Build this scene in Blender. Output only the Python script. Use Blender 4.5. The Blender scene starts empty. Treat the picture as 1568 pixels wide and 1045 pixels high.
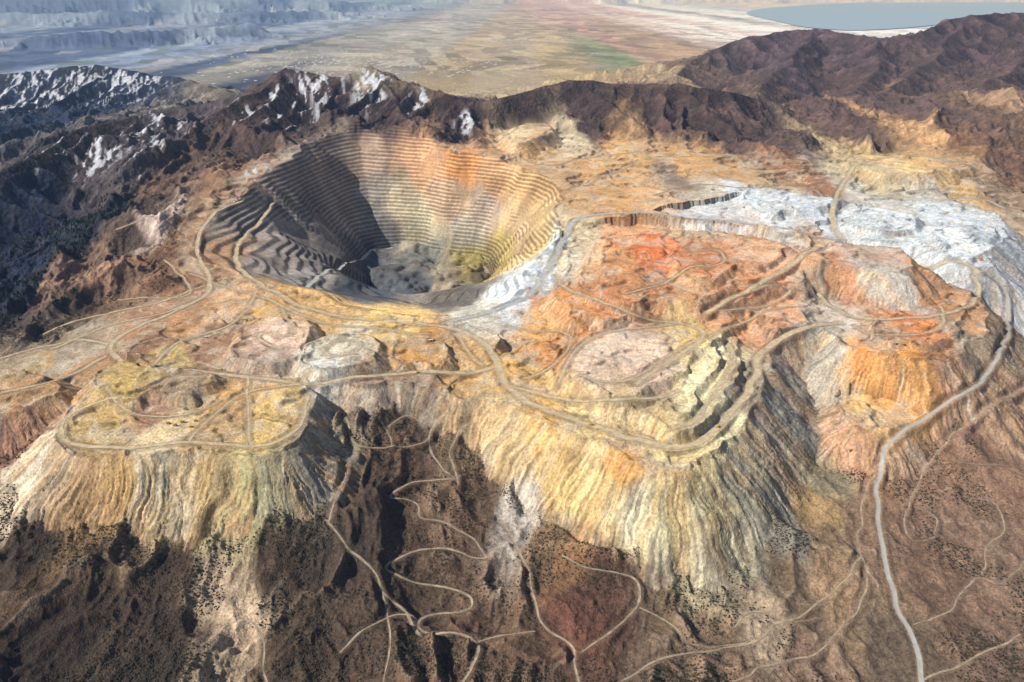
import bpy, math, time
import numpy as np
from mathutils import Vector
rng=np.random.default_rng(7)
# Unit = 100 m. Landmarks are image pixels seen from the camera position (0,0,27): each is (column u, row v, assumed elevation)
# and is projected onto that elevation, an assumed distance or the terrain to give world x,y,z. All geometry is built in world space.
CZ=27.0; PIT=math.radians(23.6); FP=1230.0
cP,sP=math.cos(PIT),math.sin(PIT)
def ray(u,v):
    up=(522.5-v)/FP
    return (u-784)/FP, cP+up*sP, -sP+up*cP
def atz(u,v,z):
    dx,dy,dz=ray(u,v); s=(CZ-z)/-dz; return (s*dx,s*dy,z)
def aty(u,v,y):
    dx,dy,dz=ray(u,v); s=y/dy; return (s*dx,y,CZ+s*dz)
TB=rng.random((256,256)).astype(np.float32)
def vn(x,y,s=0):
    xf=np.floor(x); yf=np.floor(y)
    i=xf.astype(np.int32)+s*37; j=yf.astype(np.int32)+s*71
    a=(x-xf).astype(np.float32); b=(y-yf).astype(np.float32)
    a=a*a*a*(a*(a*6-15)+10); b=b*b*b*(b*(b*6-15)+10)
    i0=i&255;i1=(i+1)&255;j0=j&255;j1=(j+1)&255
    t=TB[i0,j0]*(1-a)+TB[i1,j0]*a; q=TB[i0,j1]*(1-a)+TB[i1,j1]*a
    return (t*(1-b)+q*b)*2-1
def fbm(x,y,o=4,s=0):
    r=0;a=.5
    for k in range(o):
        c,sn=math.cos(k*.9+.4),math.sin(k*.9+.4)
        r=r+a*vn((x*c-y*sn)*2**k,(x*sn+y*c)*2**k,s+k); a*=.5
    return r
def rid(x,y,o=4,s=0):
    r=0;a=.5;w=1
    for k in range(o):
        c,sn=math.cos(k*.7+.2),math.sin(k*.7+.2)
        n=1-np.abs(vn((x*c-y*sn)*2**k,(x*sn+y*c)*2**k,s+k)); n=n*n
        r=r+a*n*w; w=np.clip(n*1.4,0,1); a*=.5
    return r
def sst(a,b,x):
    t=np.clip((x-a)/(b-a),0,1); return t*t*(3-2*t)
NC=1300
Yr=np.concatenate([np.geomspace(16,300,1350),np.geomspace(300,2800,201)[1:]]).astype(np.float32)
NR=len(Yr); Tc=np.linspace(-1,1,NC).astype(np.float32)
Y=np.repeat(Yr[:,None],NC,1); X=Tc[None,:]*(Y+8)
def samp(Zg,x,y):
    x=np.asarray(x,float);y=np.asarray(y,float)
    r=np.interp(y,Yr,np.arange(NR)); c=(x/(y+8)+1)/2*(NC-1)
    r=np.clip(r,0,NR-1.001);c=np.clip(c,0,NC-1.001)
    i=r.astype(int);j=c.astype(int);a=r-i;b=c-j
    return (Zg[i,j]*(1-b)+Zg[i,j+1]*b)*(1-a)+(Zg[i+1,j]*(1-b)+Zg[i+1,j+1]*b)*a
def march(Zg,pts):
    ys=np.geomspace(17,2700,5000); out=[]
    for (u,v) in pts:
        dx,dy,dz=ray(u,v); s=ys/dy
        h=CZ+s*dz-samp(Zg,s*dx,ys)
        k=np.argmax(h<=0) if (h<=0).any() else len(ys)-1
        out.append((s[k]*dx,ys[k]))
    return out
def chaikin(p,n=2,closed=True):
    p=np.array(p,float)
    for _ in range(n):
        if closed: q=np.roll(p,-1,0); a=.75*p+.25*q;b=.25*p+.75*q; p=np.stack([a,b],1).reshape(-1,p.shape[1])
        else:
            q=p[1:];o=p[:-1]; m=np.stack([.75*o+.25*q,.25*o+.75*q],1).reshape(-1,p.shape[1]); p=np.vstack([p[:1],m,p[-1:]])
    return p
def near(px,py,poly,closed=True):
    n=len(poly); bd=np.full(px.shape,1e9,np.float32); qx=np.zeros_like(px);qy=np.zeros_like(px);tt=np.zeros_like(px)
    ins=np.zeros(px.shape,bool)
    for k in range(n if closed else n-1):
        ax,ay=poly[k][0],poly[k][1]; b=poly[(k+1)%n]; ex,ey=b[0]-ax,b[1]-ay
        l=ex*ex+ey*ey+1e-9
        t=np.clip(((px-ax)*ex+(py-ay)*ey)/l,0,1); x=ax+t*ex;y=ay+t*ey
        d=(px-x)**2+(py-y)**2; m=d<bd
        bd[m]=d[m];qx[m]=x[m];qy[m]=y[m];tt[m]=k+t[m]
        if closed and abs(ey)>1e-9: ins^=((ay>py)!=(b[1]>py))&(px<ex*(py-ay)/ey+ax)
    return np.sqrt(bd),qx,qy,tt,ins
BASE=[(0,1045,1.5),(100,960,1.8),(250,980,1.2),(330,940,.8),(200,870,2.2),(160,830,2.7),(30,800,2.8),(10,770,3.0),(220,795,2.8),(300,860,2.0),(430,820,2.4),(500,815,2.4),(450,950,1.2),(600,1000,.5),(560,850,1.2),(650,700,2.7),(640,640,3.4),(720,650,3.2),(560,650,3.3),(560,700,2.7),(700,740,2.2),(750,740,1.9),(800,790,1.1),(700,850,.9),(900,1000,.2),(850,900,.5),(1060,930,.3),(900,880,.7),(1160,910,.4),(1240,860,.6),(1250,1000,-.3),(1450,1000,-.5),(1450,800,0),(1560,900,-.2),(1560,650,.5),(1560,500,1.5),(1300,760,.7),(1300,700,1.2),(1300,600,2.2),(1400,620,2.7),(1500,595,2.6),(1540,520,2.4),(1240,620,1.8),
(800,520,4.3),(700,500,4.5),(600,500,4.5),(500,490,4.6),(900,480,5.2),(1000,400,6.4),(1100,350,7),(1200,330,6.9),(950,330,6.8),(880,340,6.1),(900,260,7),(1050,240,7.8),(1150,260,7.2),(1300,300,6.3),(1450,320,6),(1540,350,5.2),(1400,380,5.6),(1300,440,4.8),(1540,430,3.6),(820,450,4.8),(1100,480,5.),
(400,450,4.8),(300,480,4.7),(200,500,4.5),(100,520,4.0),(30,540,3.8),(300,400,5.4),(250,350,6),(200,330,6.3),(350,300,7.3),(400,250,8.4),(480,210,9.4),(540,195,9.5),(600,210,9),(750,230,8),(830,190,8.4),(850,220,7.6),(0,400,2.6),(0,300,3),(0,480,3.2),(50,350,2.6),(100,400,4.4),(150,410,5),(150,310,4.6),(200,250,8),(240,195,10.),(130,205,9.2),(30,260,6.4),(330,220,8.5),(380,195,9),(300,560,4.5),(500,600,3.8),(600,540,4.5),(1250,220,8),(1400,240,7.4),(1540,240,8),(1450,180,10),(1560,150,12),(1350,180,9)]
BASE=[atz(*p) for p in BASE]
RIDGES=[([(300,190,116),(360,160,122),(410,128,132),(440,101,138),(485,114,135),(530,118,134),(560,97,136),(600,116,132),(650,133,129),(700,150,126),(740,158,124),(800,144,126),(840,129,130),(890,120,132),(960,131,130),(1040,126,130),(1100,136,128),(1160,148,132),(1230,170,135)],.36,1),
([(1030,112,180),(1080,85,195),(1130,56,205),(1190,50,210),(1250,42,210),(1300,52,200),(1350,60,190),(1420,48,195),(1480,22,205),(1530,20,210),(1620,15,215),(1750,20,215)],.34,2),
([(1480,24,205),(1430,90,178),(1360,140,155),(1300,190,135)],.36,3),([(1250,42,210),(1200,105,175),(1150,140,150)],.36,3),([(1620,60,185),(1560,100,160),(1500,140,142)],.36,3),([(1350,62,190),(1340,120,165),(1270,160,142)],.4,3),
([(-250,100,200),(-60,118,200),(60,106,200),(130,98,200),(200,108,195),(260,118,190),(330,135,175),(390,150,155)],.34,4),
([(-150,330,78),(-60,285,86),(30,248,95),(110,200,106),(170,186,110),(230,168,114),(300,190,118),(350,205,116)],.45,5),
([(440,103,138),(420,150,126),(370,185,118)],.5,6),([(560,99,136),(600,155,124),(640,190,117)],.45,6),([(890,122,132),(930,160,123),(990,195,115)],.45,6),([(1040,128,130),(1090,165,121),(1130,205,113)],.45,6),([(700,152,126),(720,180,119),(735,205,114)],.5,6),
([(-300,55,450),(-100,52,450),(0,62,440),(70,52,440),(150,47,450),(240,44,470),(300,44,490),(380,34,540)],.22,7),
([(-500,-20,1100),(0,-3,1150),(100,-8,1100),(250,-3,1100),(400,-8,1200),(540,2,1250),(640,8,1300)],.15,8),
([(-200,15,760),(60,20,740),(200,15,760),(330,20,780),(460,14,860),(540,18,900)],.14,8),
([(600,-3,1900),(800,-10,1900),(1000,-2,1900),(1300,-4,2100),(1800,-8,2100)],.2,9)]
RIDGES=[([aty(*p) for p in r],s,i) for r,s,i in RIDGES]
MINE=[(-150,570),(0,560),(130,500),(280,440),(265,350),(320,290),(410,245),(520,205),(620,212),(740,225),(770,192),(850,190),(900,215),(1000,212),(1140,240),(1270,235),(1400,225),(1500,255),(1600,330),(1545,430),(1530,520),(1300,590),(1200,600),(1000,700),(750,600),(600,590),(470,600),(300,650),(100,650),(-150,640)]
RIM=[(455,447),(485,472),(560,485),(640,490),(720,480),(785,465),(825,435),(852,390),(868,340),(862,300),(840,270),(780,245),(700,225),(620,208),(560,195),(510,200),(465,215),(425,245),(385,275),(345,300),(310,330),(300,370),(330,410),(400,435)]
FLOOR=[(560,395),(575,382),(620,377),(690,392),(760,400),(750,425),(720,450),(660,470),(600,472),(570,460),(555,430)]
FLOOR=[atz(u,v,-3)[:2] for u,v in FLOOR]
def lv(l,z): return [(u,v,z) for u,v in l]
d1=[(690,605),(740,612),(775,622),(815,640),(860,660),(920,685),(980,708),(1030,722),(1080,708),(1115,680),(1140,640),(1175,590),(1180,550),(1175,520),(1200,500),(1100,480),(900,500),(780,540),(700,580)]
FILLS=[
('left',lv([(-250,590),(-150,640),(0,632),(50,622),(95,605),(80,570),(-100,560)],4.7),.72),
('mid',lv([(440,585),(480,600),(520,588),(560,596),(600,586),(640,592),(700,602),(760,580),(760,500),(600,493),(400,490),(300,480),(180,540),(250,575)],4.6),.85),
('left',lv([(80,655),(95,690),(150,703),(210,700),(260,697),(300,692),(350,697),(390,702),(440,690),(472,660),(475,620),(470,595),(430,580),(370,575),(300,560),(220,560),(150,590),(100,625)],5.0),.76),
('front',[(u,v,4+(710-v)/190*.7) for u,v in d1],.8),
('right',lv([(1180,510),(1240,497),(1300,500),(1310,470),(1230,440),(1130,470)],5.2),.75),
('right',lv([(1290,530),(1340,545),(1400,552),(1460,547),(1500,525),(1517,490),(1500,450),(1440,430),(1340,430),(1250,445),(1225,480),(1260,500)],5.0),.75),
('right',lv([(1340,520),(1390,530),(1450,522),(1480,495),(1470,460),(1400,470),(1330,490)],5.3),.75),
('right',lv([(1265,600),(1330,600),(1400,620),(1410,640),(1350,660),(1290,650)],2.7),.7),
('front',lv([(1000,640),(1030,660),(1048,668),(1085,645),(1095,615),(1115,600),(1140,562),(1125,535),(1130,510),(1085,490),(1000,480),(900,500),(850,540),(835,570),(860,590),(900,600),(925,622),(960,620)],4.85),.8),
('front',lv([(1030,640),(1060,628),(1075,590),(1105,555),(1095,530),(1060,560),(1030,600),(1000,622)],5.15),.85),
('front',lv([(870,560),(865,578),(895,590),(920,603),(950,606),(985,600),(1005,585),(1040,570),(1062,540),(1100,520),(1112,500),(1120,485),(1050,475),(980,470),(940,485),(905,500),(885,530)],5.35),.8),
('right',lv([(845,455),(870,470),(868,490),(900,485),(920,500),(960,480),(1010,487),(1040,470),(1080,478),(1135,462),(1180,440),(1240,448),(1255,410),(1180,360),(1060,350),(940,340),(890,350),(865,380),(870,420)],5.8),.8),
('right',lv([(890,440),(900,465),(940,478),(1000,468),(1040,474),(1100,462),(1140,440),(1190,436),(1238,432),(1240,400),(1180,362),(1060,355),(940,350),(900,375),(895,410)],6.15),.85),
('right',lv([(925,440),(930,458),(965,468),(1000,455),(1040,466),(1095,450),(1130,430),(1180,425),(1230,412),(1235,392),(1180,362),(1060,355),(960,360),(915,375),(920,405)],6.5),.85),
('right',lv([(1030,400),(1040,420),(1065,435),(1100,427),(1120,412),(1155,405),(1215,388),(1190,365),(1140,368),(1100,355),(1040,372)],6.9),.9),
('right',lv([(1225,400),(1300,407),(1370,422),(1405,402),(1385,385),(1330,375),(1260,370),(1230,382)],7.0),.75),
('tail',lv([(1060,320),(1130,302),(1200,298),(1300,312),(1345,318),(1300,345),(1250,350),(1120,345),(1000,334),(1020,322)],6.5),.8),
('tail',lv([(1130,300),(1150,290),(1180,285),(1230,300),(1290,300),(1280,315),(1230,322),(1190,318),(1190,330),(1140,315)],7.1),.7),
('tail',lv([(1250,348),(1290,345),(1330,310),(1400,305),(1480,312),(1545,335),(1532,390),(1490,412),(1440,385),(1380,372),(1270,367)],6.0),.7),
('tail',lv([(1300,345),(1340,356),(1400,350),(1410,332),(1370,322),(1340,315),(1290,330)],6.6),.7),
('tail',lv([(1420,350),(1500,345),(1530,355),(1515,385),(1480,398),(1430,378)],6.35),.7),
('left',lv([(140,578),(170,560),(200,556),(290,562),(335,585),(300,596),(290,606),(240,600),(200,618),(150,608)],5.45),.8),
('mid',lv([(350,548),(360,520),(375,500),(410,480),(440,492),(475,488),(478,520),(455,535),(450,550),(400,562)],5.3),.8),
('mid',lv([(452,552),(470,525),(520,510),(570,510),(592,530),(575,558),(520,566),(465,568)],5.3),.8),
('mid',lv([(600,540),(610,515),(640,522),(680,520),(700,548),(670,562),(640,555),(610,560)],5.0),.8),
('right',lv([(770,200),(830,180),(842,200),(815,215),(775,222)],8.7),.6),
('right',lv([(1290,240),(1340,245),(1400,228),(1490,250),(1440,268),(1330,262)],7.5),.6),
]
FILLS=[(n,[atz(*p) for p in l],s) for n,l,s in FILLS]
ROADS=[
('highway',.11,'asphalt',[(1500,418),(1535,432),(1550,470),(1542,520),(1520,570),(1490,598),(1440,622),(1400,650),(1360,685),(1344,715),(1345,780),(1355,850),(1370,920),(1395,970),(1408,1010),(1412,1060)]),
('haul_road',.2,'haul',[(757,540),(765,575),(790,606),(830,626),(880,642),(940,662),(1000,682),(1040,690),(1085,675),(1110,645),(1138,610),(1162,575),(1160,545),(1190,518),(1240,498),(1290,495)]),
('haul_road',.15,'haul',[(757,560),(700,576),(620,570),(570,576),(500,588),(440,586),(370,578),(300,568),(220,556),(175,545),(165,530),(200,505),(270,478),(315,455),(325,430),(305,400),(300,360),(330,325),(370,308)]),
('haul_road',.17,'haul',[(400,440),(430,452),(460,470),(500,482),(560,491),(640,496),(700,505),(740,525),(757,545)]),
('haul_road',.17,'haul',[(400,440),(375,420),(358,395),(365,370),(400,335),(418,310)]),
('haul_road',.2,'grey',[(690,494),(750,478),(800,462),(832,425),(856,385),(870,345),(895,330),(980,326)]),
('haul_road',.13,'haul',[(775,590),(820,602),(870,612),(930,624),(990,618),(1040,598)]),
('haul_road',.13,'haul',[(975,590),(1030,552),(1085,518),(1060,494),(1000,490),(950,478),(900,455),(860,440),(850,420)]),
('haul_road',.12,'haul',[(1030,655),(1070,645),(1095,605),(1125,560),(1115,525)]),
('haul_road',.12,'haul',[(470,600),(465,640),(440,675),(390,688),(290,675),(220,688),(140,690),(95,675),(92,650),(120,625),(180,605)]),
('dirt_road',.07,'haul',[(378,580),(382,640),(383,688)]),('dirt_road',.07,'haul',[(290,675),(320,640),(370,600),(460,590)]),
('haul_road',.12,'haul',[(0,603),(60,590),(110,575),(165,545)]),('dirt_road',.09,'haul',[(0,552),(60,532),(120,520),(165,530)]),
('dirt_road',.09,'haul',[(60,515),(130,488),(230,470),(315,438)]),('dirt_road',.09,'haul',[(80,535),(160,500),(240,485),(300,462)]),
('dirt_road',.055,'dirt',[(685,605),(690,625),(662,650),(660,690),(682,725),(700,745),(640,733),(600,745),(590,760),(635,765),(640,800),(700,808),(742,835),(750,855),(725,858),(700,845),(640,845),(597,850),(592,866),(620,890),(690,895),(727,910),(720,930),(645,945),(640,968),(700,976),(736,985),(735,1010),(700,1055)]),
('dirt_road',.045,'dirt',[(530,640),(545,690),(600,690),(650,690),(662,672)]),('dirt_road',.04,'dirt',[(700,745),(690,700),(700,660),(720,640)]),('dirt_road',.035,'dirt',[(545,690),(530,730),(520,770),(505,800)]),('dirt_road',.035,'dirt',[(600,690),(590,650),(620,625),(640,650),(660,660)]),
('dirt_road',.06,'dirt',[(500,795),(530,840),(560,862),(590,910),(625,945),(640,968)]),
('dirt_road',.055,'dirt',[(765,795),(800,855),(812,890),(820,950),(880,990),(892,1055)]),('dirt_road',.055,'dirt',[(890,1000),(945,965),(975,930),(975,885),(950,872),(900,880),(860,850)]),('dirt_road',.035,'dirt',[(735,985),(780,970),(820,972)]),('dirt_road',.035,'dirt',[(975,930),(1020,950),(1060,990),(1140,985)]),
('dirt_road',.045,'dirt',[(1340,705),(1322,760),(1312,800),(1318,850),(1340,900)]),('dirt_road',.045,'dirt',[(950,1040),(1050,1000),(1150,985),(1240,940),(1300,880),(1318,850)]),
('dirt_road',.035,'dirt',[(1568,590),(1500,640),(1430,690),(1400,760),(1380,800),(1400,830),(1430,830),(1440,790),(1400,775)]),('dirt_road',.035,'dirt',[(1400,960),(1460,930),(1500,880),(1540,900),(1568,860)]),('dirt_road',.045,'dirt',[(1412,1045),(1450,1030),(1500,1000),(1568,975)]),
('dirt_road',.03,'dirt',[(1440,700),(1490,720),(1540,710),(1568,730)]),('dirt_road',.03,'dirt',[(1480,760),(1530,770),(1540,820),(1500,850),(1510,880)]),('dirt_road',.03,'dirt',[(1120,960),(1160,930),(1200,960),(1250,950)]),
('haul_road',.18,'haul',[(1500,418),(1440,398),(1380,383),(1290,368),(1240,385),(1200,412),(1150,440),(1080,480)]),
('haul_road',.18,'grey',[(980,326),(1040,335),(1120,338),(1200,350),(1290,366)]),
('haul_road',.18,'haul',[(1290,366),(1270,340),(1290,270),(1340,245),(1400,235),(1490,255)]),
('haul_road',.13,'haul',[(1250,445),(1275,470),(1310,490),(1400,490),(1470,480),(1505,450),(1490,420)]),
('dirt_road',.14,'dirt',[(870,290),(940,265),(1000,240),(1060,240)]),('dirt_road',.1,'dirt',[(1130,440),(1190,435),(1235,450)]),
('dirt_road',.16,'dirt',[(180,355),(215,335),(245,328),(280,318)]),
('dirt_road',.04,'dirt',[(590,910),(600,960),(590,1055)]),('dirt_road',.04,'dirt',[(372,940),(400,980),(400,1010),(415,1055)]),
('dirt_road',.07,'haul',[(1085,518),(1125,495),(1200,470),(1250,480)]),('dirt_road',.07,'haul',[(855,590),(868,555),(895,520),(960,505),(1050,497)]),
('dirt_road',.08,'haul',[(220,556),(260,525),(320,512),(370,490),(390,450)]),('dirt_road',.06,'haul',[(165,590),(175,620),(220,640),(290,640),(340,612)]),
('dirt_road',.14,'dirt',[(1000,300),(1060,280),(1150,290),(1220,280),(1260,300)]),('dirt_road',.15,'grey',[(1340,300),(1400,290),(1480,300),(1540,320)]),('dirt_road',.14,'dirt',[(800,240),(850,260),(900,240),(980,235)]),
('haul_road',.22,'grey',[(470,440),(530,402),(556,386),(600,380)]),('haul_road',.22,'dirt',[(852,350),(826,380),(800,397),(740,408)]),
('dirt_road',.04,'dirt',[(520,1000),(560,960),(600,940),(640,950)]),('dirt_road',.04,'dirt',[(1120,1045),(1180,1020),(1260,1000),(1310,940),(1330,870)]),
('dirt_road',.06,'haul',[(430,470),(450,500),(440,520),(400,505),(390,520),(430,535)]),('dirt_road',.06,'haul',[(490,535),(520,520),(555,525),(550,540),(505,548),(490,535)]),
('dirt_road',.08,'haul',[(1060,385),(1100,382),(1115,400),(1090,412),(1065,405),(1040,418),(1000,440),(960,450)]),('dirt_road',.07,'haul',[(1150,450),(1180,432),(1210,440),(1205,458),(1160,470),(1100,478)]),
('dirt_road',.07,'haul',[(1310,500),(1330,520),(1400,515),(1450,500),(1440,470)]),('dirt_road',.06,'haul',[(890,575),(930,590),(980,580),(1030,540),(1070,520)]),
('dirt_road',.06,'haul',[(290,420),(340,440),(400,455),(450,478),(500,498),(580,502),(660,510)]),('dirt_road',.07,'haul',[(250,400),(280,425),(300,450),(260,460),(180,462)]),('dirt_road',.06,'haul',[(700,515),(720,545),(740,560)]),('dirt_road',.06,'haul',[(780,500),(820,510),(860,500),(880,520),(850,560),(800,580)]),
]
# ---- base relief
bp=np.array(BASE+[(x,y,z) for x,y,z in [(-25,14,1.5),(0,14,.5),(25,14,-.5),(-60,60,2),(-90,100,3),(95,100,8),(60,60,1),(-150,170,2),(-60,190,5),(0,190,5),(80,180,6),(160,180,9),(0,170,6)]])
def mq(a,b): return np.sqrt(((a[:,None,:]-b[None])**2).sum(-1)+6.0)
A=mq(bp[:,:2],bp[:,:2]); n=len(bp)
M=np.zeros((n+1,n+1));M[:n,:n]=A-np.eye(n)*.02;M[:n,n]=1;M[n,:n]=1
w=np.linalg.solve(M,np.append(bp[:,2],0))
rs=np.unique(np.append(np.arange(0,NR,7),NR-1));cs=np.unique(np.append(np.arange(0,NC,7),NC-1))
cp=np.stack([X[np.ix_(rs,cs)].ravel(),Y[np.ix_(rs,cs)].ravel()],1).astype(float)
cz=np.concatenate([mq(c,bp[:,:2])@w[:n]+w[n] for c in np.array_split(cp,20)]).reshape(len(rs),len(cs))
tmp=np.stack([np.interp(np.arange(NC),cs,r) for r in cz])
Z=np.empty((NR,NC),np.float32)
for j in range(NC): Z[:,j]=np.interp(np.arange(NR),rs,tmp[:,j])
Z*=1-sst(165,215,Y)
Z=np.where(Y>165,np.maximum(Z,0),Z)
Zs=Z.copy()
MINE=march(Zs,MINE); RIM=march(Zs,RIM)
mm=(Y<200)
mx,my=X[mm],Y[mm]
d,_,_,_,ins=near(mx,my,MINE); sd=np.where(ins,-d,d)
mine=np.zeros_like(Z);mine[mm]=1-sst(-2,2.5,sd+1.2*vn(mx*.3,my*.3,3))
wx=X+1.6*fbm(X*.15,Y*.15,3,11); wy=Y+1.6*fbm(X*.15+9,Y*.15,3,12)
fore=1-sst(38,60,Y)
nat=(1-mine)
R=rid(wx*.16,wy*.09,6,20); R2=rid(wx*.55,wy*.32,5,24)
Z+=nat*((R-.35)*np.where(Y<60,1.6,3.0)+(R2-.4)*np.where(Y<60,.8,.9))*(1-sst(200,260,Y))*(1-.7*sst(5,22,X)*fore)
Z+=(.06+.1*nat)*fbm(X*1.2,Y*1.2,4,30)*(1-sst(200,300,Y))
RV=np.zeros_like(Z)
for pts,sl,i in RIDGES:
    p=np.array(pts); ym=p[:,1].mean(); far=ym>300; mar=(60 if not far else 200)
    mk=(Y>p[:,1].min()-mar)&(Y<p[:,1].max()+mar)&(X>p[:,0].min()-mar)&(X<p[:,0].max()+mar)
    ps=chaikin(p,1,False); sc=ym/150.
    x=X[mk]+2.2*sc*fbm(X[mk]*.09/sc,Y[mk]*.09/sc,4,40+i); y=Y[mk]+2.2*sc*fbm(X[mk]*.09/sc+5,Y[mk]*.09/sc,4,50+i)
    d,qx,qy,tt,_=near(x,y,ps[:,:2],False)
    h=np.interp(tt,np.arange(len(ps)),ps[:,2])
    nx=(x-qx)/(d+1e-3);ny=(y-qy)/(d+1e-3); ox=(qx+6*sc*nx)/sc;oy=(qy+6*sc*ny)/sc
    sp=rid(ox*.22,oy*.22,5,60+i)
    amp=np.minimum(d/sc,9)*sc*.48; r4=rid(x*.3/sc,y*.3/sc,5,70+i)
    zz=h-sl*d*(1-.012*np.minimum(d/sc,30))+ (sp-.75)*amp + 1.1*sc*(r4-.45)*np.minimum(1,.4+d/sc*.2)
    zo=Z[mk]; k=.5*sc
    a=np.clip(.5+.5*(zz-zo)/k,0,1)
    Z[mk]=zo*(1-a)+zz*a+k*a*(1-a)*.5
    RV[mk]=RV[mk]*(1-a)+a*(.6*(sp-.6)+.8*(r4-.5))
hum=.3*fbm(X*.25,Y*.25,3,33)+.12*fbm(X*1.5,Y*1.5,3,34)+sst(60,75,Y)*1.5*(rid(X*.22,Y*.16,5,36)-.4)
Z=Z*(1-mine)+np.minimum(Z,Zs+hum)*mine
def terr(z,st,fl=.5):
    q=z/st;k=np.floor(q);f=q-k; return st*(k+sst(fl,1,f)*.85+.15*f)
wob=.3*fbm(X*.12,Y*.12,3,81)
bm=mine*sst(.5,.9,mine)
Z=Z*(1-bm)+(terr(Z+wob,.35,.45)-wob)*bm
FN=np.zeros_like(Z);FM=np.zeros_like(Z);FH=np.zeros_like(Z);ID=np.zeros(Z.shape,np.int8)
IDS={'left':2,'mid':3,'front':4,'right':5,'tail':6}
def fill(name,P,sl):
    p=np.array(P); A=np.c_[np.ones(len(p)),p[:,0]-p[:,0].mean(),p[:,1]-p[:,1].mean()]
    c=np.linalg.lstsq(A,p[:,2],rcond=None)[0]; mx_,my_=p[:,0].mean(),p[:,1].mean()
    sm=chaikin(p[:,:2],1)
    mk=(Y>p[:,1].min()-8)&(Y<p[:,1].max()+8)&(X>p[:,0].min()-8)&(X<p[:,0].max()+8)
    x,y=X[mk],Y[mk]; s=max(1,p[:,1].mean()/45)
    wa=.65*s
    x=x+wa*fbm(x*.5/s,y*.5/s,4,100);y=y+wa*fbm(x*.5/s,y*.5/s,4,101)
    d,qx,qy,tt,ins=near(x,y,sm)
    top=lambda a,b:c[0]+c[1]*(a-mx_)+c[2]*(b-my_)
    nx=(x-qx)/(d+1e-3);ny=(y-qy)/(d+1e-3)
    Rr=2.5; ox=qx+Rr*nx;oy=qy+Rr*ny
    f1=vn(ox*.9,oy*.9,110);f2=vn(ox*3.6,oy*3.6,111);f3=vn(ox*8+.35*d,oy*8,112);f4=vn(ox*15,oy*15+.5*d,115)
    g3=1-np.abs(f3); g4=1-np.abs(f4)
    fn=(.25*f1+.2*f2+.5*f3+.5*f4)*(.75+.5*vn(ox*3,d*1.2,119))
    fl=sst(0,1.4,d)*(1-.3*sst(3,6,d))
    h=top(qx,qy)-sl*d*(1+.07*f1)-fl*(.13*g3*g3+.09*g4*g4+.05*f2)+.02*vn(x*4,y*4,113)
    ti=top(x,y)+.12*fbm(x*1.3,y*1.3,4,114)+.08*np.exp(-((d-.12)/.1)**2)+.14*sst(.05,.3,fbm(x*.4,y*.4,3,116))-.14*sst(.08,.3,fbm(x*.4+50,y*.4,3,117))
    zo=Z[mk]; zn=np.where(ins,ti if sl>.65 else np.maximum(zo,ti),np.maximum(zo,h)); ch=(zn>zo+.005)|(ins&(zn!=zo))
    Z[mk]=zn
    a=FN[mk];a[ch]=fn[ch];FN[mk]=a
    a=FH[mk];a[ch]=(fbm(ox*1.3+30,oy*1.3,4,118)+.15*vn(x*.8,y*.8,120))[ch];FH[mk]=a
    a=FM[mk];a[ch]=np.where(ins,0,1)[ch];FM[mk]=a
    a=ID[mk];a[ch]=IDS[name];ID[mk]=a
for f in FILLS: fill(*f)
# ---- open pit
rp=chaikin(RIM,2);fp=chaikin(FLOOR,2)
mk=(Y>rp[:,1].min()-1)&(Y<rp[:,1].max()+1)&(X>rp[:,0].min()-1)&(X<rp[:,0].max()+1)
x=X[mk]+2.2*fbm(X[mk]*.13,Y[mk]*.13,3,90);y=Y[mk]+2.2*fbm(X[mk]*.13,Y[mk]*.13,3,91)
dr,_,_,_,ir=near(x,y,rp);df,qfx,qfy,_,ifl=near(x,y,fp); df=np.where(ifl,0,df)
t=df/(df+dr+1e-3)
z=-3+(Zs[mk]+.2+3)*t**.92
ang=np.arctan2(y-88,x+10)
z=z+(1.7*fbm(ang*1.6+5,t*1.4,3,92)+.12*fbm(x*.7,y*.7,3,94))*np.minimum(1,4*t*(1-t))
bs=1-.85*sst(.06,.26,fbm(ang*2.2+9,t*2.5,4,96)+.25*(.35-t))
zt=z*(1-.8*bs)+.8*bs*terr(z,.40,.45)
z=np.where(ifl,terr(z+.9+2.0*fbm(x*.22,y*.22,4,93),.42,.5)-.4,zt)
zz=Z[mk]; zz=np.where(ir,np.where(t>.97,np.minimum(zz,z+1),z),zz); Z[mk]=zz
idm=ID[mk]; idm[ir]=1; ID[mk]=idm
a=FM[mk];a[ir]=0;FM[mk]=a
PITT=np.zeros_like(Z); PITT[mk]=ir
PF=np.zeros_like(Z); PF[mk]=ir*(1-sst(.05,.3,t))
PB=np.zeros_like(Z); PB[mk]=bs*ir*(~ifl)
PA=np.zeros_like(Z); PA[mk]=(fbm(ang*9+3,t*.8,4,95)*.7+.7*fbm(x*.5,y*.5,4,97))*ir
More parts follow.
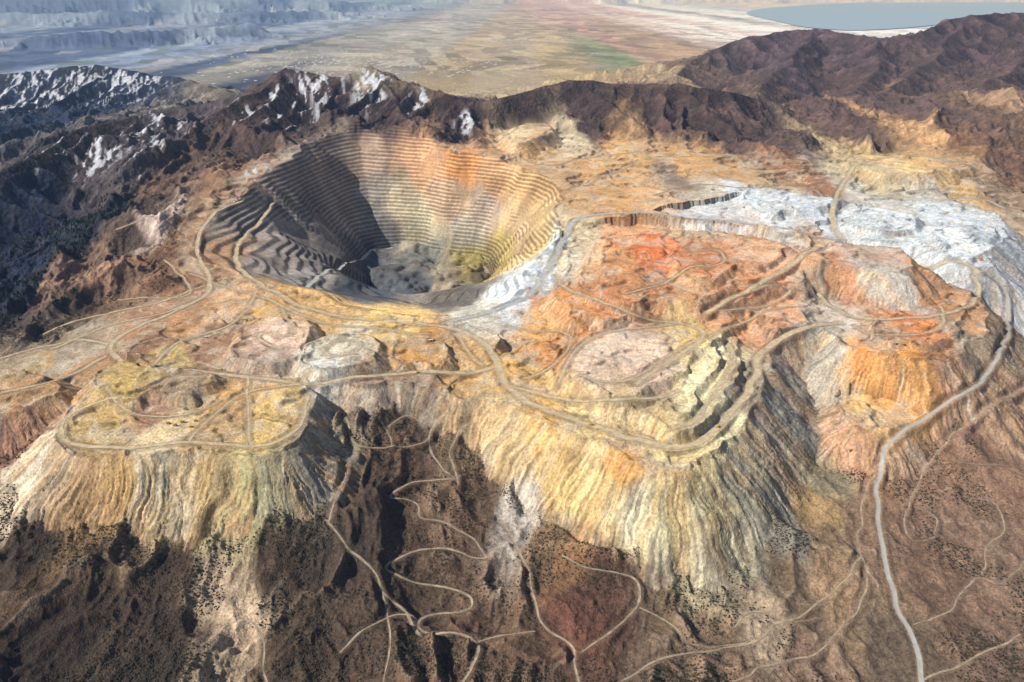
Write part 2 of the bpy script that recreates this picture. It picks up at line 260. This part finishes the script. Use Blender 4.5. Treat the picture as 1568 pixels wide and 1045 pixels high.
# ---- roads
Zr=Z.copy(); RW=[]; RM=np.zeros_like(Z); RS=np.zeros_like(Z)
for nm,hw,mt,pl in ROADS: RW.append(march(Zr,pl))
def resample(p,st):
    d=np.r_[0,np.cumsum(np.hypot(*np.diff(p,axis=0).T))]; n=max(4,int(d[-1]/st)); s=np.linspace(0,d[-1],n)
    return np.c_[np.interp(s,d,p[:,0]),np.interp(s,d,p[:,1])]
RP=[]
for (nm,hw,mt,pl),w2 in zip(ROADS,RW):
    p=resample(chaikin(w2,3,False),.15); wb=.12 if mt!='dirt' else .2
    p=p+np.c_[wb*vn(p[:,0]*.8,p[:,1]*.8,201),wb*vn(p[:,0]*.8,p[:,1]*.8,202)]
    zc=samp(Z,p[:,0],p[:,1]); k=min(21,len(zc)//2*2-1); zp=np.pad(zc,k//2,'edge'); zc=np.convolve(zp,np.ones(k)/k,'valid')
    RP.append((p,zc)); q=p[::3] if len(p)>12 else p; zq=zc[::3] if len(p)>12 else zc
    mk=(Y>q[:,1].min()-1.5)&(Y<q[:,1].max()+1.5)&(X>q[:,0].min()-1.5)&(X<q[:,0].max()+1.5)
    d,_,_,tt,_=near(X[mk],Y[mk],q,False); h=np.interp(tt,np.arange(len(q)),zq)
    a=1-sst(hw+.08,hw+.35,d); Z[mk]=Z[mk]*(1-a)+(h-.02*(d<hw))*a
    k=.35 if mt=='dirt' else 1
    RM[mk]=np.maximum(RM[mk],k*(1-sst(hw*.9,hw+.09,d)))
    RS[mk]=np.maximum(RS[mk],k*sst(hw,hw+.1,d)*(1-sst(hw+.15,hw+.35,d)))
CS="""30,850,4a3c32 100,950,42352d 250,900,4a3b32 250,1000,40342d 30,1020,3c312b 420,870,4a3d33 450,980,504236 540,750,5a4a3c 560,790,4a3f36 130,880,5a493a
600,700,6b5344 700,800,6d5646 650,900,5d4b3c 560,950,5e4c3f 700,1000,6e5747 800,1000,705948 880,930,6b4a3d 930,910,6e4f40 850,830,7a634c 790,778,b0a79c 870,870,967050 1000,980,756252 1100,1010,8c745e 1170,940,a08e78 1230,1020,846d5c 1000,930,7a6652 740,760,7a6450 620,640,6d5949 700,650,8a765c
1320,830,8b725e 1450,800,8a705e 1500,700,937560 1450,900,7c6452 1540,1000,735e50 1350,980,6c5d4e 1560,600,9a7862 1500,640,94745e 1400,720,8f725e 1540,840,866e5c 1210,900,7a6854 1280,820,8a745c
1262,790,a88c64 1290,900,a08468 1330,625,c3a06a 1370,650,b88c58 1300,680,b3886a
760,650,c8b088 770,700,b39a70 840,690,c8a064 860,740,c0a46c 920,750,c4a876 950,720,c89450 970,780,d0c4a2 1020,800,bab084 1080,780,b0a680 1060,870,9e9478 1140,850,97917c 1150,750,87826f 1200,800,858074 1180,650,8c8a80 1230,660,87857c 1220,600,8b8478 1250,720,8a8068
900,655,c8b080 1050,690,c2ae80 820,600,c4a068 780,570,bc9860 700,560,b89464 960,635,a89470 1090,620,d6caa0 1110,560,d4c6a0 920,560,c8b09a 980,545,c4aa96 1050,500,c2a674 840,530,bc8654 820,490,c89c66 880,470,c08652 830,460,b07e58 1140,590,8b7e6a
960,360,c4926c 1000,385,bc6e46 950,400,c48c60 1010,440,a4724e 930,440,b07a54 1090,400,ac7654 1180,390,cca080 1180,440,c4906c 1120,430,bc8258 1150,470,c08e68 1070,460,b88c66 900,400,c8a684 880,360,b9a98c 1040,340,b89a7c 1240,400,b89070 1250,440,9c8a78 1230,350,c0a080 1130,345,ac8460
1320,385,a89080 1350,430,b1aca2 1370,455,9f9b95 1290,430,a87456 1260,425,7f7368 1430,460,b07e58 1390,490,bc7e52 1460,470,ac825c 1330,500,a88a70 1320,555,cc8640 1400,565,bc8648 1450,570,986e50 1490,540,8a7a68 1280,480,b7aea2 1270,530,9d9688 1220,560,95806f 1250,570,8f8a80 1510,450,8a7058 1540,540,8c7864
1150,300,c5ced4 1220,310,b4bdc6 1300,340,b4b8b4 1400,350,c0c6c6 1480,340,b6bec2 1470,380,cdd2d4 1530,370,858d94 1200,340,b6b6b0 1080,320,b2aa98 1100,305,b6b0a0 1320,270,a89a7a 1360,245,c8ac7c 1290,240,b09c7c 1440,265,b99868 1340,300,b2ada0 1440,300,a8a49a 1545,310,84705c
800,200,c8b290 880,220,c4b498 820,240,b08e68 900,260,b89064 960,240,bc9668 1050,250,b48e62 1040,275,7f6f60 1110,255,ac885c 950,300,b08a60 880,290,a88864 990,215,ac8c68 1180,285,a08664 1220,265,8c6850
520,220,8c7e70 560,240,9c8674 650,250,b08a6a 700,260,b88456 760,270,b08c68 820,290,b09068 690,300,a48c74 740,320,a09080 620,320,a89c84 640,360,b4ab90 560,300,857d74 500,300,807870 580,360,7f7c79 720,360,a09888 800,350,ac9474 830,330,b49c74 830,380,b49c6c 770,402,a08e5c 720,402,a4965e 640,395,80827c 600,420,606468 560,400,565b60 680,435,a09480 700,455,5e5a54 640,450,66696c 560,450,474d53 740,430,706450 500,400,6a6660 470,350,857d76 430,400,8a8078 400,330,8a827a 350,330,948a7e 330,390,9a7c60 440,280,8a7e74 380,270,947c68 460,430,7c7872 300,350,937860
850,370,aeb6ba 830,430,b4bec4 780,460,c2cace 740,480,b0aca0 870,390,bcb4a0 600,495,c2a46c 500,485,b89868 430,465,b4905e
360,470,bc9a76 430,510,ccb09c 400,545,9a8474 330,520,8a6e58 520,535,c4c0ae 500,562,afb0aa 640,535,ac8250 560,610,8d7a68 620,605,7f6a5a 280,500,a07c5a 230,530,80644f 240,560,b09864 200,580,a8905c 270,595,8c7a64 240,625,90705a 420,640,bca06c 340,650,b0946c 350,610,b08e60 160,650,a48c60 250,662,bca884 110,600,a48460 50,600,9e7e5c 60,560,99825f 100,540,8f8474 30,530,8c7c68 20,670,926654 50,650,845e4e
40,720,d4c4ac 20,750,c3b49c 100,730,a08a70 180,740,ac8c5a 230,730,b2a890 290,740,b29460 270,780,b09a74 330,760,aca27a 380,760,9c986e 430,740,90886c 480,700,80786a 360,820,968868 340,880,9c8a74 140,790,927450 520,660,90836f 510,720,7c7265 370,945,c8b094
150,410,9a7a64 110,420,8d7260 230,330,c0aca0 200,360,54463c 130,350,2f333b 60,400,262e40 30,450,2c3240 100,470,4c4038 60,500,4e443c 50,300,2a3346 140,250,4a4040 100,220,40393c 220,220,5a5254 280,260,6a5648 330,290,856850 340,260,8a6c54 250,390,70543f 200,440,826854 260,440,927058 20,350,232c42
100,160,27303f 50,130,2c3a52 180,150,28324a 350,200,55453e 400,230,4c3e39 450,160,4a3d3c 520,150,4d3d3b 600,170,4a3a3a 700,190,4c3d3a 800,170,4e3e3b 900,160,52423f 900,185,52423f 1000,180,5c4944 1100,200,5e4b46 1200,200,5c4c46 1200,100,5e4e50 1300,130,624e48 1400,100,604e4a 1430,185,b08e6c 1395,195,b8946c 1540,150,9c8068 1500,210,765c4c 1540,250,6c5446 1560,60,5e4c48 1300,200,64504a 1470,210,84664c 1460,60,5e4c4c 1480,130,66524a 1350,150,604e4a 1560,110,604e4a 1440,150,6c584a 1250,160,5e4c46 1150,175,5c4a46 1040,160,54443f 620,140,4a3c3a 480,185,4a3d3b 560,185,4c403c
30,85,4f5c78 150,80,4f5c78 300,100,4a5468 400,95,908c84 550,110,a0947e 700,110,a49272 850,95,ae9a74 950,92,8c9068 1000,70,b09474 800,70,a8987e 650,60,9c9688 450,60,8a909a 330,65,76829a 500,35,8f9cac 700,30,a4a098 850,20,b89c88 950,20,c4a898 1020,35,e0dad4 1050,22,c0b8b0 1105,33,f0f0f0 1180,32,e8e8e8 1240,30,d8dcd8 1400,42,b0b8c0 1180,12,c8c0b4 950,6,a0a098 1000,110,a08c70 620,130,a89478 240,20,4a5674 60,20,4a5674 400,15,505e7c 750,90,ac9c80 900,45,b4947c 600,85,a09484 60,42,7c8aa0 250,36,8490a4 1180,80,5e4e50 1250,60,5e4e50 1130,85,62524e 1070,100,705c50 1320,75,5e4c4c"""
C=[]  # dark left slopes and lower left: vegetation tone plus cloud shade put into colour
for tk in CS.split():
    u,v,h=tk.split(','); C.append((float(u),float(v),h))  # bluish far mountain and valley samples have haze mixed into their colour
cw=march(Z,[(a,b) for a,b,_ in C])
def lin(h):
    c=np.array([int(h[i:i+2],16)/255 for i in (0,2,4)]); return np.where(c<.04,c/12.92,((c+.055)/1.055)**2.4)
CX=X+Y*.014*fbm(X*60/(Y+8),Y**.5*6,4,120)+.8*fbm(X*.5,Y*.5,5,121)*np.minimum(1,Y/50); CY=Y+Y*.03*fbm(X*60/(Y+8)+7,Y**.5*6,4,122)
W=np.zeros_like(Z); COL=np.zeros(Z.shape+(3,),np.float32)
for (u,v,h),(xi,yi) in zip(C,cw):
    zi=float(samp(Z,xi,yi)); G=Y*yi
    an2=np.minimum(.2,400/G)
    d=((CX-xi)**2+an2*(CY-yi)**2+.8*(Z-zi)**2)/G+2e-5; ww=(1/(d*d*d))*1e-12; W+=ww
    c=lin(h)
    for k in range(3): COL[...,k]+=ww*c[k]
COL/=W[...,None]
minez=np.maximum(mine,(ID>0))
def mixc(m,c):
    global COL
    COL=COL*(1-m[...,None])+np.array(c,np.float32)*m[...,None]
g=COL.mean(-1,keepdims=True); COL=(g+(COL-g)*(1.0+.02*minez[...,None]))
mixc(.22*FM*(Y<70),(.40,.33,.23))
mixc(.65*(ID==6)*sst(-.6,.0,fbm(X*.3,Y*.2,4,137)),(.44,.475,.51))
mixc(.34*FM*sst(.08,.35,FH),(.46,.27,.12))
mixc(.34*FM*sst(.06,.32,-FH),(.28,.275,.25))
gx=np.gradient(Z,axis=1)/np.gradient(X,axis=1)
gy=np.gradient(Z,axis=0)/np.gradient(Y,axis=0)-gx*(np.gradient(X,axis=0)/np.gradient(Y,axis=0))
SL=np.sqrt(gx*gx+gy*gy)
cn=fbm(X*.6,Y*.6,5,130); cf=fbm(X*3,Y*3,3,131)
br=1.08+.32*cn+.42*cf*(1-sst(100,250,Y))
br*=1+FM*FN*.62
br*=1+.12*minez
br*=1+PA*.5
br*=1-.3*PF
br*=1+.9*RV*(Y<300)
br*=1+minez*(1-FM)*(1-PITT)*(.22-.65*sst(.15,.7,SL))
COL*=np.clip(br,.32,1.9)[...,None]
nt_=(ID!=6)
mixc(.35*FM*sst(.32,.6,FN)*sst(-.1,.4,vn(X*.15,Y*.15,140)+.2),(.64,.58,.47))
mixc(.22*minez*sst(.15,.5,fbm(X*.35+40,Y*.35,5,141))*(1-PITT*.6)*nt_*(Y<112),(.50,.28,.13))
mixc(.4*minez*(1-PITT)*(1-FM)*nt_*sst(.1,.3,fbm(X*.6+80,Y*.6,5,145))*(Y<112),(.60,.54,.44))
mixc(.3*minez*(1-PITT)*(1-FM)*nt_*sst(.12,.3,fbm(X*.7+10,Y*.7,5,146))*(Y<112),(.22,.155,.10))
tn=fbm(X*.28+20,Y*.22,3,142)+Z*.25; fr=np.abs((tn*3)%1-.5); wdt=.03*np.maximum(1,Y/60)
mixc(.6*minez*(1-FM)*(1-PITT)*(1-sst(wdt,wdt*1.6,fr))*(Y<115),(.62,.51,.35))
tn=fbm(X*.12+70,Y*.12,3,143)*2; fr=np.abs(tn%1-.5)
mixc(.45*(1-minez)*(1-sst(.006,.012,fr))*(Y<70)*sst(-10,10,X+3),(.36,.28,.20))
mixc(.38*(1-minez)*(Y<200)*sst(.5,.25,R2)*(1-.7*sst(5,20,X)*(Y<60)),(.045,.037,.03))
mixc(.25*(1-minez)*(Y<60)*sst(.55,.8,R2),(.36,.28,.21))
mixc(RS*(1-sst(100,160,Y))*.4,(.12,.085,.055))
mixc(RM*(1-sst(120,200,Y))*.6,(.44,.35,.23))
fz=sst(260,330,Y)*(Z<1.5)
hx=np.floor((X*.96+Y*.2+14*vn(X*.02,Y*.02,1))/7).astype(int);hy=np.floor((Y*.98-X*.2+20*vn(X*.01,Y*.01,2))/22).astype(int)
hh=TB[hx&255,hy&255];h2=TB[(hx+91)&255,(hy+33)&255]
COL*=(1+fz*(.6*(hh-.5)+.4*fbm(X*.02,Y*.012,5,171)))[...,None]
mixc(fz*(h2>.93)*.4*(Y<800),(.13,.17,.08))
mixc(fz*(h2<.07)*.35*(Y<800),(.55,.47,.38))
SN=[(240,195,60),(440,165,50),(480,135,55),(370,175,28),(715,185,22),(90,140,120),(20,160,70),(200,125,80),(570,130,35),(640,165,22),(230,235,30),(160,215,50),(390,262,22),(80,230,35)]
snow=np.zeros_like(Z)
for (u,v,r) in SN:
    p=march(Z,[(u,v)])[0]; rr=r/1230*p[1]; d=np.hypot(X-p[0],(Y-p[1])*.5)/rr; snow=np.maximum(snow,1-sst(.3,1.2,d))
sm_=snow*sst(.17,.36,.8*fbm(X*1.6+.5*Y,Y*.5,5,150)+.6*np.clip(gx,-.5,.5)+.3*(snow-.5))
mixc(sm_*.8,(.62,.65,.72))
COL=np.clip(COL,0.008,.9)
def newmat(nm):
    m=bpy.data.materials.new(nm);m.use_nodes=True;nt=m.node_tree;b=nt.nodes['Principled BSDF'];b.inputs['Roughness'].default_value=.93;b.inputs['Specular IOR Level'].default_value=.12
    return m,nt,b
def groundmat(nm,s1,s2,bs,amt=.35,bench=0):
    m,nt,b=newmat(nm);N=nt.nodes;L=nt.links
    at=N.new('ShaderNodeAttribute');at.attribute_name='Col';tc=N.new('ShaderNodeTexCoord')
    n1=N.new('ShaderNodeTexNoise');n1.inputs['Scale'].default_value=s1;n1.inputs['Detail'].default_value=5;n1.inputs['Roughness'].default_value=.7
    n2=N.new('ShaderNodeTexNoise');n2.inputs['Scale'].default_value=s2;n2.inputs['Detail'].default_value=3
    L.new(tc.outputs['Object'],n1.inputs['Vector']);L.new(tc.outputs['Object'],n2.inputs['Vector'])
    mr=N.new('ShaderNodeMapRange');mr.inputs[1].default_value=.32;mr.inputs[2].default_value=.68;mr.inputs[3].default_value=1-amt;mr.inputs[4].default_value=1+amt
    L.new(n1.outputs[0],mr.inputs[0]); fac=mr.outputs[0]
    if bench:
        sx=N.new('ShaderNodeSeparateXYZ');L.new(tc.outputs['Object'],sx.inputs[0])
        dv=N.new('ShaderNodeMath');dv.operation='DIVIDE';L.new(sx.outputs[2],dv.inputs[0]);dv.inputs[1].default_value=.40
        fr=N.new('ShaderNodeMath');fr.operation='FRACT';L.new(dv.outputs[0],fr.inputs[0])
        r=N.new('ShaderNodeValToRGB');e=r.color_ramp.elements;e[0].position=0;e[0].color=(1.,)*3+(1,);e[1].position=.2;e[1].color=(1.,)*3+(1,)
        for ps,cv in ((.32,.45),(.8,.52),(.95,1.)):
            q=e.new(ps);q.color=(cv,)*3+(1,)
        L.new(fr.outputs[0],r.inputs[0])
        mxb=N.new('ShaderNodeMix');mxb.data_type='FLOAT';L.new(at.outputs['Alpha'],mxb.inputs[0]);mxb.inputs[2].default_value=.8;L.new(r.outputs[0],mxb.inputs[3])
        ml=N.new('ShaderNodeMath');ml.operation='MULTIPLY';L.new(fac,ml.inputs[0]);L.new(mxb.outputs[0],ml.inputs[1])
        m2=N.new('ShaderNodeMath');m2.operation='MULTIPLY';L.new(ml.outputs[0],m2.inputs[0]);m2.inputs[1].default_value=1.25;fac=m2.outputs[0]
    mx=N.new('ShaderNodeVectorMath');mx.operation='SCALE';L.new(at.outputs['Color'],mx.inputs[0]);L.new(fac,mx.inputs['Scale'])
    L.new(mx.outputs[0],b.inputs['Base Color'])
    bm=N.new('ShaderNodeBump');bm.inputs['Strength'].default_value=.9;bm.inputs['Distance'].default_value=bs
    L.new(n2.outputs[0],bm.inputs['Height']);L.new(bm.outputs[0],b.inputs['Normal'])
    return m
LB=ID[:-1,:-1].astype(int).copy()
yy=Y[:-1,:-1]; zl=Z[:-1,:-1]; mn=mine[:-1,:-1]
LB[(LB==0)&(mn>.5)]=7
LB[(LB==0)&(yy>62)&(yy<300)]=8
LB[(LB==0)&(yy>=300)&(zl<1.5)]=9
LB[(LB==0)&(yy>=300)]=10
names={0:'foothill_ground',1:'open_pit_mine',2:'waste_rock_dump',3:'waste_rock_dump',4:'waste_rock_dump',5:'waste_rock_dump',6:'tailings_terrace',7:'mine_bench_ground',8:'mountain_range',9:'valley_plain',10:'distant_mountain_range'}
V=np.stack([X,Y,Z],-1).reshape(-1,3).astype(np.float32); CC=np.c_[COL.reshape(-1,3),PB.reshape(-1,1)].astype(np.float32)
idx=np.arange(NR*NC).reshape(NR,NC)
Q=np.stack([idx[:-1,:-1],idx[:-1,1:],idx[1:,1:],idx[1:,:-1]],-1).reshape(-1,4); LBf=LB.ravel()
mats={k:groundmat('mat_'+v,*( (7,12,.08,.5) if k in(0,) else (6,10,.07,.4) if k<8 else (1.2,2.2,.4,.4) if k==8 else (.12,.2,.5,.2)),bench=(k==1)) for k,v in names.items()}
def mkmesh(nm,v,f,mat,col=None,smooth=True):
    me=bpy.data.meshes.new(nm); n=len(v);m=len(f);k=f.shape[1]
    me.vertices.add(n);me.vertices.foreach_set('co',v.astype(np.float32).ravel())
    me.loops.add(m*k);me.loops.foreach_set('vertex_index',f.astype(np.int32).ravel())
    me.polygons.add(m);me.polygons.foreach_set('loop_start',np.arange(0,m*k,k,dtype=np.int32))
    me.update(calc_edges=True)
    me.polygons.foreach_set('use_smooth',np.full(m,smooth))
    if col is not None:
        a=me.color_attributes.new('Col','FLOAT_COLOR','POINT');a.data.foreach_set('color',col.ravel())
    me.materials.append(mat); o=bpy.data.objects.new(nm,me);bpy.context.scene.collection.objects.link(o);return o
for k,nm in names.items():
    f=Q[LBf==k]
    if len(f)==0: continue
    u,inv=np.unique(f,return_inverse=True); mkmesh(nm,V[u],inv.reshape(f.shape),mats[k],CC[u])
def rmat(nm,c,am=.25,sc=3):
    m,nt,b=newmat(nm);N=nt.nodes;L=nt.links;tc=N.new('ShaderNodeTexCoord');n=N.new('ShaderNodeTexNoise');n.inputs['Scale'].default_value=sc;n.inputs['Detail'].default_value=6
    L.new(tc.outputs['Object'],n.inputs['Vector']);r=N.new('ShaderNodeValToRGB');r.color_ramp.elements[0].position=.3;r.color_ramp.elements[1].position=.7
    r.color_ramp.elements[0].color=tuple(x*(1-am) for x in c)+(1,);r.color_ramp.elements[1].color=tuple(min(1,x*(1+am)) for x in c)+(1,)
    L.new(n.outputs[0],r.inputs[0]);L.new(r.outputs[0],b.inputs['Base Color']);return m
RMt={'asphalt':rmat('weathered_asphalt',(.42,.40,.37),.12),'haul':rmat('haul_gravel',(.54,.43,.28),.25),'grey':rmat('grey_gravel',(.44,.44,.43)),'dirt':rmat('dirt_track',(.37,.29,.21),.35)}
for (nm,hw,mt,_),(p,zc) in zip(ROADS,RP):
    t=np.gradient(p,axis=0);t/=np.linalg.norm(t,axis=1)[:,None]+1e-9;nn=np.c_[-t[:,1],t[:,0]]
    wv=hw*(1+.35*vn(p[:,0]*1.5,p[:,1]*1.5,8)) if mt!='asphalt' else np.full(len(p),hw)
    rows=[]
    for o in (-1,-.33,.33,1):
        q=p+nn*(wv*o)[:,None]; rows.append(np.c_[q,samp(Z,q[:,0],q[:,1])+.022])
    v=np.stack(rows,1).reshape(-1,3);n=len(p);i=np.arange(n-1)[:,None]*4+np.arange(3)[None];i=i.ravel()
    mkmesh(nm,v,np.stack([i,i+4,i+5,i+1],1),RMt[mt])
# ---- scrub oak
t_=(1+5**.5)/2
ico=np.array([(-1,t_,0),(1,t_,0),(-1,-t_,0),(1,-t_,0),(0,-1,t_),(0,1,t_),(0,-1,-t_),(0,1,-t_),(t_,0,-1),(t_,0,1),(-t_,0,-1),(-t_,0,1)])/1.9
icf=np.array([(0,11,5),(0,5,1),(0,1,7),(0,7,10),(0,10,11),(1,5,9),(5,11,4),(11,10,2),(10,7,6),(7,1,8),(3,9,4),(3,4,2),(3,2,6),(3,6,8),(3,8,9),(4,9,5),(2,4,11),(6,2,10),(8,6,7),(9,8,1)])
N_=300000
yy_=rng.uniform(21,62,N_);xx_=rng.uniform(-.85,.85,N_)*(yy_+8)
def gat(G): 
    r=np.clip(np.searchsorted(Yr,yy_),0,NR-1);c=np.clip(((xx_/(yy_+8)+1)/2*(NC-1)).astype(int),0,NC-1);return G[r,c]
dens=fbm(xx_*.35,yy_*.35,5,160)*1.6-.008*xx_-.16-.02*np.maximum(0,yy_-40)
keep=(gat(mine)<.4)&(gat(ID)==0)&(gat(RM)<.1)&(dens+rng.uniform(-.35,.35,N_)>.1)
xs,ys=xx_[keep][:60000],yy_[keep][:60000];zs=samp(Z,xs,ys);n=len(xs)
s=rng.uniform(.016,.05,n);v=ico[None]*(s[:,None,None])*rng.uniform(.6,1.3,(n,12,1))*np.array([1.2,1.2,.75]);v+=np.stack([xs,ys,zs+s*.3],1)[:,None]
f=icf[None]+np.arange(n)[:,None,None]*12
mkmesh('scrub_oak_thicket',v.reshape(-1,3),f.reshape(-1,3),rmat('scrub_foliage',(.050,.045,.029),.5,8),smooth=False)
N_=60000
yy_=rng.uniform(50,150,N_);xx_=-rng.uniform(.35,.95,N_)*(yy_+8)
keep=(gat(mine)<.3)&(gat(ID)==0)&(gat(RM)<.15)&(fbm(xx_*.12,yy_*.12,4,170)>.02)&(gat(COL[...,0])<.08)
xs,ys=xx_[keep][:14000],yy_[keep][:14000];zs=samp(Z,xs,ys);n=len(xs)
an=np.arange(5)*2*math.pi/5; tp=[]
for zb,r in ((.15,.5),(.5,.38)): tp+= [(r*math.cos(a),r*math.sin(a),zb) for a in an]+[(0,0,zb+.8)]
tp=np.array(tp);tf=[]
for b in (0,6): tf+=[(b+i,b+(i+1)%5,b+5) for i in range(5)]
tf=np.array(tf);s=rng.uniform(.12,.26,n);v=tp[None]*s[:,None,None]*rng.uniform(.8,1.2,(n,12,1));v+=np.stack([xs,ys,zs-.02],1)[:,None]
mkmesh('conifer_forest',v.reshape(-1,3),(tf[None]+np.arange(n)[:,None,None]*12).reshape(-1,3),rmat('conifer_foliage',(.022,.034,.024),.4,5),smooth=False)
# ---- vehicles and buildings
def boxv(x0,x1,y0,y1,z0,z1,tx=0):
    return [(x0,y0,z0),(x1,y0,z0),(x1,y1,z0),(x0,y1,z0),(x0-tx,y0,z1),(x1,y0,z1),(x1,y1,z1),(x0-tx,y1,z1)]
BF=[(0,3,2,1),(4,5,6,7),(0,1,5,4),(1,2,6,5),(2,3,7,6),(3,0,4,7)]
ym=rmat('yellow_truck_paint',(.55,.36,.04),.1);rb=rmat('tyre_rubber',(.03,.03,.03),.1);wl=rmat('metal_wall',(.5,.46,.40),.1);rf=rmat('metal_roof',(.45,.16,.07),.15);rw=rmat('white_roof',(.6,.6,.58),.1)
def child(nm,par,v,f,mat):
    me=bpy.data.meshes.new(nm);me.from_pydata(v,[],f);me.materials.append(mat);o=bpy.data.objects.new(nm,me);bpy.context.scene.collection.objects.link(o);o.parent=par
def empty(nm,p,rot,sc=1):
    e=bpy.data.objects.new(nm,None);e.empty_display_size=.1;bpy.context.scene.collection.objects.link(e)
    e.location=(p[0],p[1],float(samp(Z,p[0],p[1]))+.02);e.rotation_euler=(0,0,rot);e.scale=(sc,)*3;return e
for (u,v_),ro in zip([(258,650),(268,653),(280,648),(292,655),(300,646),(1372,528),(1384,530),(640,572),(905,652),(1100,655)],[.3,1.2,.1,2,.5,.2,.2,.1,-.4,.9]):
    p=march(Z,[(u,v_)])[0];e=empty('haul_truck',p,ro,1.3)
    child('dump_body',e,boxv(-.07,.03,-.04,.04,.05,.095,.02),BF,ym);child('cab',e,boxv(.035,.075,-.035,.02,.04,.085),BF,ym);child('chassis',e,boxv(-.06,.08,-.03,.03,.03,.045),BF,ym)
    for wx_ in(-.045,.055):
        for wy_ in(-.042,.03):
            a=np.arange(8)*math.pi/4;vv=[(wx_+.022*math.cos(b),wy_+q,.022+.022*math.sin(b)) for q in(0,.014) for b in a]
            child('wheel',e,vv,[tuple(range(8)),tuple(range(15,7,-1))]+[(i,8+i,8+(i+1)%8,(i+1)%8) for i in range(8)],rb)
for (u,v_),ro,L_,W_,rm_ in [((1362,521),.1,.35,.12,rf),((1398,524),.1,.35,.12,rf),((1420,520),.1,.3,.12,rf),((1501,398),1.3,.7,.3,rf),((1302,692),.3,.25,.12,rf),((660,523),.2,.3,.14,rw),((318,517),.3,.4,.16,rw),((1140,318),.2,.5,.2,rw)]:
    p=march(Z,[(u,v_)])[0];e=empty('mine_building',p,ro)
    l,w_=L_/2,W_/2;child('walls',e,boxv(-l,l,-w_,w_,0,.07),BF,wl)
    l+=.01;w_+=.01;child('roof',e,[(-l,-w_,.072),(l,-w_,.072),(l,w_,.072),(-l,w_,.072),(-l,0,.11),(l,0,.11)],[(0,1,5,4),(2,3,4,5),(0,4,3),(1,2,5),(0,3,2,1)],rm_)
    child('door',e,boxv(-.03,.03,-w_-.004+.01-.01,-w_+.012,0,.045),BF,rb)
tw=march(Z,[(520,95),(770,60),(640,100)]);v=[];f=[]
for (cx,cy),k,sx in zip(tw,(320,90,180),(26,16,30)):
    for _ in range(k):
        x=cx+rng.normal()*sx;y=cy+rng.normal()*sx*1.3;l,w_,h=rng.uniform(.15,.7),rng.uniform(.1,.45),rng.uniform(.1,.22);z=float(samp(Z,x,y))
        b=len(v);v+=[(x+a,y+c,z+d) for a,c,d in boxv(-l,l,-w_,w_,0,h)]+[(x-l,y,z+h*1.5),(x+l,y,z+h*1.5)];f+=[tuple(b+i for i in q) for q in [(0,1,5,4),(1,2,6,5),(2,3,7,6),(3,0,4,7),(4,5,9,8),(6,7,8,9),(4,8,7),(5,6,9)]]
me=bpy.data.meshes.new('town_houses');me.from_pydata(v,[],f);me.materials.append(rw);bpy.context.scene.collection.objects.link(bpy.data.objects.new('town_houses',me))
lk=[atz(u,v,0)[:2] for u,v in [(1130,20),(1190,34),(1240,45),(1330,49),(1450,38),(1560,22),(1700,20),(1700,0),(1500,2),(1300,4),(1180,12)]]
lk=chaikin(lk,2); c=lk.mean(0); v=np.vstack([np.c_[lk,np.full(len(lk),.5)],[[c[0],c[1],.5]]]); n=len(lk)
lm,nt,b=newmat('lake_water');b.inputs['Base Color'].default_value=(.36,.47,.58,1);b.inputs['Roughness'].default_value=.3
me=bpy.data.meshes.new('lake');me.from_pydata(v.tolist(),[],[list(range(n))]);me.materials.append(lm);bpy.context.scene.collection.objects.link(bpy.data.objects.new('lake',me))
bpy.ops.mesh.primitive_cube_add(size=1);hz=bpy.context.object;hz.name='atmosphere_haze';hz.location=(0,1300,20);hz.scale=(6000,3100,70)
m=bpy.data.materials.new('haze');m.use_nodes=True;nt=m.node_tree;nt.nodes.clear();o=nt.nodes.new('ShaderNodeOutputMaterial');vs=nt.nodes.new('ShaderNodeVolumeScatter');vs.inputs['Color'].default_value=(.34,.56,1,1);vs.inputs['Density'].default_value=.00065;nt.links.new(vs.outputs[0],o.inputs['Volume']);hz.data.materials.append(m)
S=bpy.context.scene
az=math.radians(-20);el=math.radians(42)
sd_=(-math.cos(el)*math.cos(az),math.cos(el)*math.sin(az),math.sin(el))
sl=bpy.data.lights.new('sun','SUN');sl.energy=5.0;sl.angle=math.radians(.5);sl.color=(1,.955,.89);so=bpy.data.objects.new('sun',sl);S.collection.objects.link(so);so.rotation_euler=Vector(sd_).to_track_quat('Z','Y').to_euler();so.location=(-50,40,80)
w=bpy.data.worlds.new('World');S.world=w;w.use_nodes=True;nt=w.node_tree;bg=nt.nodes['Background'];sk=nt.nodes.new('ShaderNodeTexSky');sk.sky_type='NISHITA';sk.sun_disc=False;sk.sun_elevation=el;sk.sun_rotation=math.radians(-110);nt.links.new(sk.outputs[0],bg.inputs[0]);bg.inputs[1].default_value=.07
S.view_settings.view_transform='Standard';S.view_settings.look='None';S.view_settings.exposure=0
cam=bpy.data.cameras.new('camera');cam.sensor_width=36;cam.lens=36*1230/1568;cam.clip_end=6000;cam.clip_start=.5
co=bpy.data.objects.new('camera',cam);S.collection.objects.link(co);co.location=(0,0,CZ);co.rotation_euler=(math.pi/2-PIT,0,0);S.camera=co
